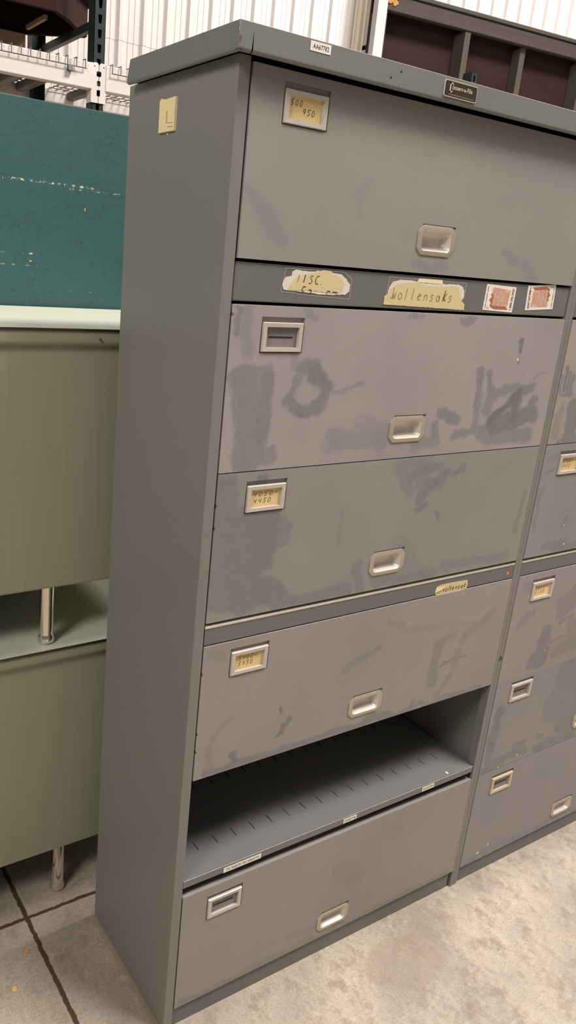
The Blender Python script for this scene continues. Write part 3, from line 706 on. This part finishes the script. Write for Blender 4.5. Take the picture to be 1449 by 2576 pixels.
# ------------------------------------------------------------------ steel top cap over both cabinets
cap = thing('cabinet_top', 'long grey steel top cap lying over both filing cabinets, with maker\'s nameplate', 'cabinet top', (0,0,0))
cm = MB(); cx0, cx1, cy0, cy1, cz0, cz1 = -.0215, 1.866, -.029, .332, 1.9065, 1.9405
cm.poly([(cx0,cy0,cz0),(.0018,cy0,cz0),(.0036,cy0,cz0+.026),(.0042,cy0,cz0),(cx1,cy0,cz0),(cx1,cy0,cz1),(cx0,cy0,cz1)], 'cap')
cm.poly([(cx0,cy0,cz1),(cx1,cy0,cz1),(cx1,cy1-.011,cz1),(cx0+.002,cy1-.011,cz1)], 'cap')
cm.poly([(cx0,cy1,cz0),(cx0,cy0,cz0),(cx0,cy0,cz1),(cx0,cy1-.011,cz1)], 'cap')
cm.poly([(cx1,cy1,cz0),(cx1,cy1-.011,cz1),(cx1,cy0,cz1),(cx1,cy0,cz0)], 'cap')
cm.poly([(cx0,cy1,cz0),(cx0,cy1-.011,cz1),(cx1,cy1-.011,cz1),(cx1,cy1,cz0)], 'cap')
# rolled lower lips
def lip(a, b, inward, mat):
    a, b, n_ = Vector(a), Vector(b), Vector(inward); pr = []
    for k in range(6):
        t_ = PI/2*k/5; off = n_*(.005-.005*math.cos(t_))+Vector((0,0,-.005*math.sin(t_))); pr.append(off)
    pr.append(n_*.0065+Vector((0,0,-.005))); pr.append(n_*.0065)
    for p, q in zip(pr, pr[1:]): cm.poly([a+p, b+p, b+q, a+q], mat)
lip((.0042,cy0,cz0),(cx1,cy0,cz0),(0,1,0),'cap'); lip((cx0,cy0,cz0),(.0018,cy0,cz0),(0,1,0),'cap'); lip((cx0,cy1,cz0),(cx0,cy0,cz0),(1,0,0),'cap')
for (x, z) in ((.298,1.9285),(.277,1.9165)): cm.poly([(x+.0018*math.cos(k*PI/6),cy0-.0003,z+.0018*math.sin(k*PI/6)) for k in range(12)], 'black')
cm.keep = 1
co_ = cm.build('cap_shell', cap)
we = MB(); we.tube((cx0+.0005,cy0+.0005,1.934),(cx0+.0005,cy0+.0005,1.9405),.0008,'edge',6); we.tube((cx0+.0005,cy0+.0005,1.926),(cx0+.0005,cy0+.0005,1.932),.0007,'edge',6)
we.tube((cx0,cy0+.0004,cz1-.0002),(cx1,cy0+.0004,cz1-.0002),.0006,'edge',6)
we.prism([(cx0+.001,cy0-.0002,1.908),(cx0+.004,cy0-.0002,1.916),(cx0+.0045,cy0-.0002,1.921),(cx0+.001,cy0-.0002,1.92)], (0,.0002,0), 'rust')
we.build('worn_highlight_edge', cap)
npx0, npx1, npz0, npz1 = .400, .4825, 1.9098, 1.9358
npl = MB()
def rrect(x0, x1, z0, z1, r, y, n=5):
    out = []
    for (cx, cz, a0) in ((x1-r, z1-r, 0), (x0+r, z1-r, 90), (x0+r, z0+r, 180), (x1-r, z0+r, 270)):
        out += [(cx+r*math.cos(math.radians(a0+90*k/n)), y, cz+r*math.sin(math.radians(a0+90*k/n))) for k in range(n+1)]
    return out
npl.prism(rrect(npx0,npx1,npz0,npz1,.004,cy0-.0018), (0,.0018,0), 'plate_rim')
npl.poly(rrect(npx0+.0014,npx1-.0014,npz0+.0014,npz1-.0014,.003,cy0-.0020), 'plate_dark')
yy = cy0-.0023
# tall square C, then onserv-a-File
for (x0, x1, z0, z1) in ((.4125,.4152,1.9165,1.9325),(.4125,.4215,1.9303,1.9325),(.4200,.4215,1.9283,1.9325),(.4125,.4205,1.9165,1.9187),(.4188,.4205,1.9165,1.9205)):
    npl.box(x0, x1, yy, yy+.0003, z0, z1, 'plate_rim')
npl.text('onserv-a-File', (.4185,yy,1.9222), UX, UZ, .0505, .0072, 'plate_rim', True)
npl.text('MFD. BY SUPREME EQUIPMENT CORP. BROOKLYN, N.Y. U.S.A.', (.4105,yy,1.9128), UX, UZ, .066, .0018, 'plate_rim')
npl.build('nameplate', cap)['label'] = 'dark metal nameplate lettered Conserv-a-File'
sticker(cap, 'label_sticker', .107, .1470, 1.9248, 1.9382, cy0-.0006, 'AA67782', fit=(.12,.9,.26,.74), label='white label reading AA67782')

# ------------------------------------------------------------------ stacked steel desks
def make_desk(z, dx, label):
    r = thing('office_desk', label, 'desk', (dx,0,z), 0, 'stacked steel desks')
    x0, x1, yf, yb = -1.30, .42, .45, 1.0
    t_ = MB(); t_.box(x0, x1, yf, yb, .7235, .728, 'laminate'); t_.build('tabletop', r, .0008)
    tr = MB(); tr.box(x0-.002, x1+.002, yf-.0035, yf-.0002, .7215, .7272, 'chrome_trim'); tr.build('edge_trim', r, .0012)
    ap = MB()
    # apron curling back under to the panel
    n = 8; pts = [(yf,.7234),(yf,.703)]+[(yf+.010-.010*math.cos(PI/2*k/n), .703-.012*math.sin(PI/2*k/n)) for k in range(1, n+1)]+[(yf+.034,.691),(yf+.034,.7234)]
    ap.prism([(x0, a, b) for a, b in pts], (x1-x0,0,0), 'desk'); ap.build('apron', r, smooth=True)
    p = MB(); p.box(x0+.02, x1-.012, yf+.014, yf+.032, .145, .700, 'desk'); p.build('back_panel', r, .006, 3)
    for xa, xb in ((x0+.02, x0+.45), (-.09, x1-.012)):
        q = MB(); q.box(xa, xb, yf+.033, yb-.01, .150, .715, 'desk'); q.build('pedestal', r, .004)
    for (lx, ly) in ((-.051,.49),(-.051,.93),(x0+.16,.49),(x0+.16,.93)):
        l = MB(); l.lathe([(.0168,.022),(.0168,.16)], (lx,ly), 'chrome', 28); lo = l.build('leg', r, smooth=True)
        f = MB(); f.lathe([(.0165,.0005),(.0192,.003),(.0195,.012),(.0178,.018),(.0168,.022)], (lx,ly), 'chrome', 28); f.build('foot', lo, smooth=True)
    return r, ap
dk1, _ = make_desk(0, 0, 'lower grey-green steel desk standing on the floor left of the cabinet')
dk2, _ = make_desk(.7285, -.043, 'upper grey-green steel desk stacked on top of the other desk')
rv = MB(); rv.lathe([(.0001,0),(.0028,.0),(.0028,.0022)], (0,0), 'rust', 10)
ro = rv.build('rivet', dk2); ro.rotation_euler = (PI/2,0,0); ro.location = (.0405,.4475,.7055)

# teal board
tb = MB(); tb.box(-1.1, .62, 1.012, 1.032, .0, 1.968, 'teal')
tbo = tb.build('plywood_board', None, .001); tag(tbo, 'tall teal-painted board standing upright behind the stacked desks', 'board')
# fit its upper edge to the slight fall to the right
for v in tbo.data.vertices:
    if v.co.z > 1: v.co.z = 1.966
for (x, z, w, h) in ((.046,1.592,.011,.005),(.045,1.573,.008,.004),(.196,1.716,.003,.010)):
    MB().prism([(x-w/2,1.0116,z+h*.3),(x-w*.1,1.0116,z-h/2),(x+w/2,1.0116,z+h*.2),(x+w*.1,1.0116,z+h/2)], (0,.0004,0), 'chip').build('bare_chip', tbo)

# ------------------------------------------------------------------ pallet rack
rk = thing('pallet_rack', 'pallet rack with dark green uprights and white beams behind the teal board', 'rack', (0,0,0))
def upright(xc, ztop, name='upright'):
    """front post of channel section, face pierced by tapered slots"""
    u = MB(); hw = .024; x0, x1 = xc-hw, xc+hw; y = 2.1
    u.box(x0, x1, y+.056, y+.058, 0, ztop, 'rack_green')
    u.box(x0, x0+.0022, y, y+.056, 0, ztop, 'rack_green'); u.box(x1-.0022, x1, y, y+.056, 0, ztop, 'rack_green')
    xa, xb = x0, x1; fl = .0135
    k0 = int((ztop-1.9)/.0515) if ztop > 1.9 else 0
    zs = ztop-.002-.0515*k0
    u.box(xa, xb, y-.0002, y+.002, 0, zs, 'rack_green')
    for k in range(k0):
        z0 = zs+.0515*k; z1 = z0+.0515; a, b = z0+.012, z0+.042; wt, wb = .0085, .0055
        q = lambda pts: u.poly([(p[0], y, p[1]) for p in pts], 'rack_green')
        q([(xa,z0),(xb,z0),(xb,a),(xc+wb,a),(xc-wb,a),(xa,a)]); q([(xa,b),(xc-wt,b),(xc+wt,b),(xb,b),(xb,z1),(xa,z1)])
        q([(xa,a),(xc-wb,a),(xc-wt,b),(xa,b)]); q([(xc+wb,a),(xb,a),(xb,b),(xc+wt,b)])
    return u.build(name, rk)
for xc, zt_ in ((.702,4.2),(2.828,2.654),(4.96,2.654),(-1.45,4.2)):
    upright(xc, zt_)
    rp = MB(); rp.box(xc-.042,xc+.02,2.81,2.812,0,zt_,'rack_green'); rp.box(xc-.042,xc-.04,2.745,2.81,0,zt_,'rack_green'); rp.box(xc+.018,xc+.02,2.745,2.81,0,zt_,'rack_green'); rp.build('upright', rk)
    for za, zb in ([(.4,1.0),(1.0,1.6)] if zt_ < 3 else [(.4,1.0),(1.0,1.6),(2.462,2.462)]):
        b = MB()
        if za == zb: b.box(xc-.012, xc+.012, 2.159, 2.745, za-.015, za+.015, 'rack_green')
        else: b.tube((xc,2.159,za),(xc,2.745,zb),.013,'rack_green',8)
        b.build('brace', rk)
def beam(x0, x1, y0):
    b = MB(); s = 1 if y0 < 2.5 else -1
    ya, yb = (y0, y0+.045)
    b.prism([(x0,ya,2.222 if s > 0 else 2.266),(x0,yb,2.222 if s > 0 else 2.266),(x0,yb,2.316),(x0,ya,2.316)], (x1-x0,0,0), 'rack_white')
    o = b.build('beam', rk, .003)
    if s > 0:
        for xe, d in ((x0,1),(x1,-1)):
            c = MB(); y = 2.0945
            xi = xe                                  # plate over the upright's face
            def X(u): return xi-d*u*1.75
            pl = [(0,2.176),(.0155,2.176),(.0155,2.200),(.012,2.202),(.012,2.222),(.0165,2.224),(.0165,2.236),(.012,2.238),(.012,2.254),(.0155,2.256),(.0155,2.270),(.0105,2.272),(.0105,2.288),(.0155,2.290),(.0155,2.312),(.012,2.3195),(.004,2.3195),(0,2.314)]
            c.prism([(X(u),y,z) for u, z in pl], (0,.003,0), 'rack_white')
            c.prism([(xi,y,2.176),(xi,y,2.318),(xi,y+.045,2.318),(xi,y+.045,2.176)], (d*.003,0,0), 'rack_white')
            c.poly([(X(.005)+.0025*math.cos(k*PI/5), y-.0004, 2.306+.0025*math.sin(k*PI/5)) for k in range(10)], 'black')
            c.build('connector', o)
    return o
for xa, xb in ((-1.42,.6735),(.7305,2.7995),(2.8565,4.93)):
    beam(xa, xb, 2.090); beam(xa, xb, 2.775)
def deck(x0, x1, label, xs):
    d = thing('wire_deck', label, 'wire deck', (0,0,0), 0, 'wire decks on the rack'); zt = 2.3195
    w = MB(); n = int((x1-x0)/.0367)
    for k in range(n+1):
        x = x0+.004+.0367*k if x0 > 0 else x1-.004-.0367*k
        w.tube((x,2.078,zt),(x,2.815,zt),.0021,'wire',6); w.tube((x,2.078,zt+.001),(x,2.078,2.287),.0021,'wire',6)
    for y in [2.13+.0525*k for k in range(14)]: w.tube((x0,y,zt+.003),(x1,y,zt+.003),.0021,'wire',6)
    w.tube((x0,2.076,2.2875),(x1,2.076,2.2875),.0021,'wire',6)
    w.build('wire_mesh', d)
    for x in xs:
        c = MB(); c.box(x-.02, x+.02, 2.137, 2.773, 2.285, 2.3172, 'rack_brown'); c.build('support_channel', d, .004)
    return d
deck(-1.36, .641, 'wire mesh deck on the white beam left of the upright', (.50,.612,.2,-.25,-.7,-1.15))
deck(.748, 2.74, 'wire mesh deck on the rack bay right of the upright, above the cabinet corner', (.86,1.3,1.75,2.2,2.6))
deck(2.9, 4.88, 'wire mesh deck hidden under the dark framed panel at right', (3.1,3.6,4.1,4.6))

# binder clip on the deck's front wire
bc = thing('binder_clip', 'small dark binder clip gripping the wire deck\'s front wire', 'clip', (.574,2.0765,2.2895))
b = MB(); b.prism([(-.011,-.009,-.022),(-.011,.009,-.022),(-.011,.0035,.0),(-.011,-.0035,.0)], (.022,0,0), 'clip'); b.build('clip_body', bc, .001)
b = MB()
for s in (-1, 1):
    pts = [Vector((-.003,s*.004,0)),Vector((-.0025,s*.006,.012)),Vector((-.004,s*.007,.019)),Vector((.004,s*.007,.019)),Vector((.0025,s*.006,.012)),Vector((.003,s*.004,0))]
    for p, q in zip(pts, pts[1:]): b.tube(p, q, .0005, 'steel', 6)
b.build('clip_handle', bc)

# brown wooden table seen from below, on a tan carton
tbl = thing('wooden_table', 'reddish-brown angular wooden table top seen from below on the rack at upper left', 'table', (0,0,2.5))
foot = [(-.75,2.235),(.575,2.235),(.640,2.29),(.815,2.49),(.818,2.525),(.577,2.715),(.514,2.73),(-.75,2.73)]
ct = (.0,2.48)
def inset(pts, d):
    out = []; n = len(pts)
    for i in range(n):
        a, b, c = Vector(pts[i-1]), Vector(pts[i]), Vector(pts[(i+1)%n])
        d1, d2 = (b-a).normalized(), (c-b).normalized(); n1, n2 = Vector((-d1.y,d1.x)), Vector((-d2.y,d2.x))
        m = (n1+n2).normalized(); out.append(tuple(b+m*(d/max(.3, m.dot(n1)))))
    return out
inn = inset(foot, .022); m_ = MB(); n = len(foot)
for i in range(n):
    j = (i+1)%n
    m_.mesh([(*foot[i],0),(*foot[j],0),(*inn[j],0),(*inn[i],0),(*foot[i],.12),(*foot[j],.12),(*inn[j],.12),(*inn[i],.12)], [(0,1,2,3),(0,1,5,4),(2,3,7,6)], 'brown')
m_.build('apron', tbl)
out = inset(foot, -.03); m_ = MB(); m_.prism([(*p,.1205) for p in out], (0,0,.03), 'brown'); m_.build('table_top', tbl, .004)
m_ = MB(); m_.box(-.6,.55,2.44,2.47,.06,.12,'brown_dark'); m_.build('cross_rail', tbl)
m_ = MB(); m_.box(.585,.60,2.40,2.62,.005,.022,'cardboard'); m_.build('batten', tbl)['label'] = 'pale batten'
cb = MB(); cb.box(-.62,.600,2.665,2.86,2.3255,2.4985,'cardboard')
tag(cb.build('cardboard_box', None, .003), 'tan carton on the wire deck, supporting the brown table top', 'box')

# dark framed panel on the right, with white post
yaw = math.atan2(2.243-2.4, 3.826-2.397)
cr = thing('framed_panel', 'dark brown framed wooden panel with studs, standing on the rack behind the cabinets', 'panel', (2.40,2.40,2.3262), yaw)
L = 2.3
b = MB(); b.box(0,L,-.004,.036,.594,.668,'crate_frame'); b.box(-.004,L,-.014,.10,.669,.690,'crate_frame'); b.build('top_rail', cr, .004)
MB().box(0,L,.0,.036,.0,.088,'crate_frame').build('bottom_rail', cr, .003)
MB().box(.002,L,.095,.107,.003,.668,'crate_panel').build('back_board', cr)
for x in (.003,.575,1.02,1.50,1.95,2.255):
    MB().box(x,x+.04,.0045 if x != 1.02 else .03,.0945,.0885,.5935,'crate_stud').build('stud', cr, .003)
fo = MB()
for (x, z, r) in ((.012,.635,.018),(.045,.642,.022),(.075,.632,.018),(.03,.66,.014)):
    fo.prism([(x+r*(1+.25*math.sin(3*k))*math.cos(k*PI/7), -.009, z+r*.8*(1+.2*math.cos(5*k))*math.sin(k*PI/7)) for k in range(14)], (0,.005,0), 'foam')
fo.build('foam_residue', cr, .001)['label'] = 'orange foam residue on the corner'
MB().box(.045,.15,.085,.0945,.36,.366,'crate_stud').build('loose_splinter', cr)
po = MB(); po.box(2.330,2.394,2.352,2.388,2.3262,3.7,'white_wood'); tag(po.build('wooden_post', None, .002), 'white-painted wooden post at left end of the dark framed panel', 'post')

# ------------------------------------------------------------------ setting
def ribbed_wall(x0, x1, y, z_levels):
    prof = []; k = 0; x = x0
    off = 3.634-.305*40
    i0 = int((x0-off)/.305)
    for i in range(i0, int((x1-off)/.305)+1):
        c = off+i*.305
        prof += [(c-.045,0),(c-.022,.034),(c+.022,.034),(c+.045,0),(c+.100,0),(c+.108,.006),(c+.122,.006),(c+.130,0),(c+.175,0),(c+.183,.006),(c+.197,.006),(c+.205,0)]
    w = MB(); v = []; f = []
    for (za, zb, dy) in z_levels:
        b0 = len(v); v += [(p[0], y-p[1]-dy, za) for p in prof]+[(p[0], y-p[1]-dy, zb) for p in prof]; n = len(prof)
        f += [(b0+i, b0+i+1, b0+n+i+1, b0+n+i) for i in range(n-1)]
    w.mesh(v, f, 'wall'); w.keep = 1
    return w.build('wall_back')
struct(ribbed_wall(-7, 17, 8.2, ((0,3.97,0),(3.955,8.0,.004))), 'white ribbed sheet-metal wall far behind the rack', 'wall')
tr = MB()
for (x, w, d) in ((7.045,.03,.06),(7.085,.045,.09),(7.14,.02,.05),(7.17,.03,.1)): tr.box(x, x+w, 8.2-d, 8.16, 0, 8, 'wall_trim')
struct(tr.build('trim_1'), 'cream corner flashing on the ribbed wall', 'trim')
t2 = MB(); t2.box(7.2,8.02,7.8,8.14,4.56,8,'grey_panel'); t2.box(7.24,8.0,7.82,8.14,4.50,4.56,'black'); t2.box(7.2,8.02,7.8,8.14,0,4.50,'grey_panel')  # black band paints the shadow below the upper box
struct(t2.build('trim_2'), 'grey boxed column beside the flashing', 'column')
fl = MB(); fl.box(-9,18,-9,9,-.1,0,'floor'); struct(fl.build('floor'), 'stained concrete floor with saw-cut joints', 'floor')
# bits on the floor
for (x, y, s, mat, lab) in ((-.189,.333,.014,'chip2','tan chip lying on the concrete left of the floor joint'),(-.247,.248,.014,'chip','pale yellow chip on the concrete near the left edge')):
    m_ = MB(); m_.prism([(x-s*.5,y-s*.3,.0003),(x+s*.2,y-s*.5,.0003),(x+s*.5,y+s*.2,.0003),(x+s*.1,y+s*.5,.0003),(x-s*.3,y+s*.3,.0003)], (0,0,.002), mat)
    tag(m_.build('floor_chip'), lab, 'debris')

# ------------------------------------------------------------------ light: unseen high-bay key, added fill lamps and soft ambient
def area(name, loc, size, power, col, aim=None, sy=None):
    l = bpy.data.lights.new(name, 'AREA'); l.energy = power; l.color = col; l.size = size
    if sy: l.shape = 'RECTANGLE'; l.size_y = sy
    o = bpy.data.objects.new(name, l); C.objects.link(o); o.location = loc
    d = Vector(aim if aim else (loc[0],loc[1],0))-Vector(loc); o.rotation_euler = d.to_track_quat('-Z','Y').to_euler()
    return o
WARM = (1.0,.952,.905)
area('unseen_area_light', (2.5,-2.1,7.0), 2.6, 690, WARM, (1.4,-.7,0), 1.0)
area('unseen_area_light', (-3.0,-1.3,3.9), 1.1, 112, (1,.96,.92), (0,.2,1.4))  # unseen fill added to lift the cabinet side and desk fronts
area('unseen_area_light', (12.5,.8,8.6), 2.0, 1350, (1,.965,.945), (6.0,8.2,4.2))  # unseen lamp added to brighten the wall and shade its ribs
area('unseen_area_light', (4.5,4.6,7.6), 1.5, 130, WARM, (4.5,8.2,3.6))  # weak unseen lamp added to lift the back wall
w = bpy.data.worlds.new('hall_ambient'); bpy.context.scene.world = w; w.use_nodes = True
w.node_tree.nodes['Background'].inputs[0].default_value = (1.0,.965,.92,1); w.node_tree.nodes['Background'].inputs[1].default_value = .2

# ------------------------------------------------------------------ camera
cd = bpy.data.cameras.new('camera'); cam = bpy.data.objects.new('camera', cd); C.objects.link(cam)
cam.location = (-.70323615,-1.08930814,1.60940872)
cam.rotation_mode = 'XYZ'; cam.rotation_euler = tuple(math.radians(a) for a in (73.14595198,-4.36139753,-31.73105944))
cd.sensor_fit = 'VERTICAL'; cd.sensor_height = 24; cd.lens = 1972.031*24/2576
cd.shift_x = 203.326/2576; cd.shift_y = -34.2545/2576
cd.clip_start = .02; cd.clip_end = 100
sc_ = bpy.context.scene; sc_.camera = cam
sc_.view_settings.view_transform = 'Standard'; sc_.view_settings.look = 'None'; sc_.view_settings.gamma = 1
sc_.view_settings.use_curve_mapping = False; sc_.view_settings.exposure = -.25
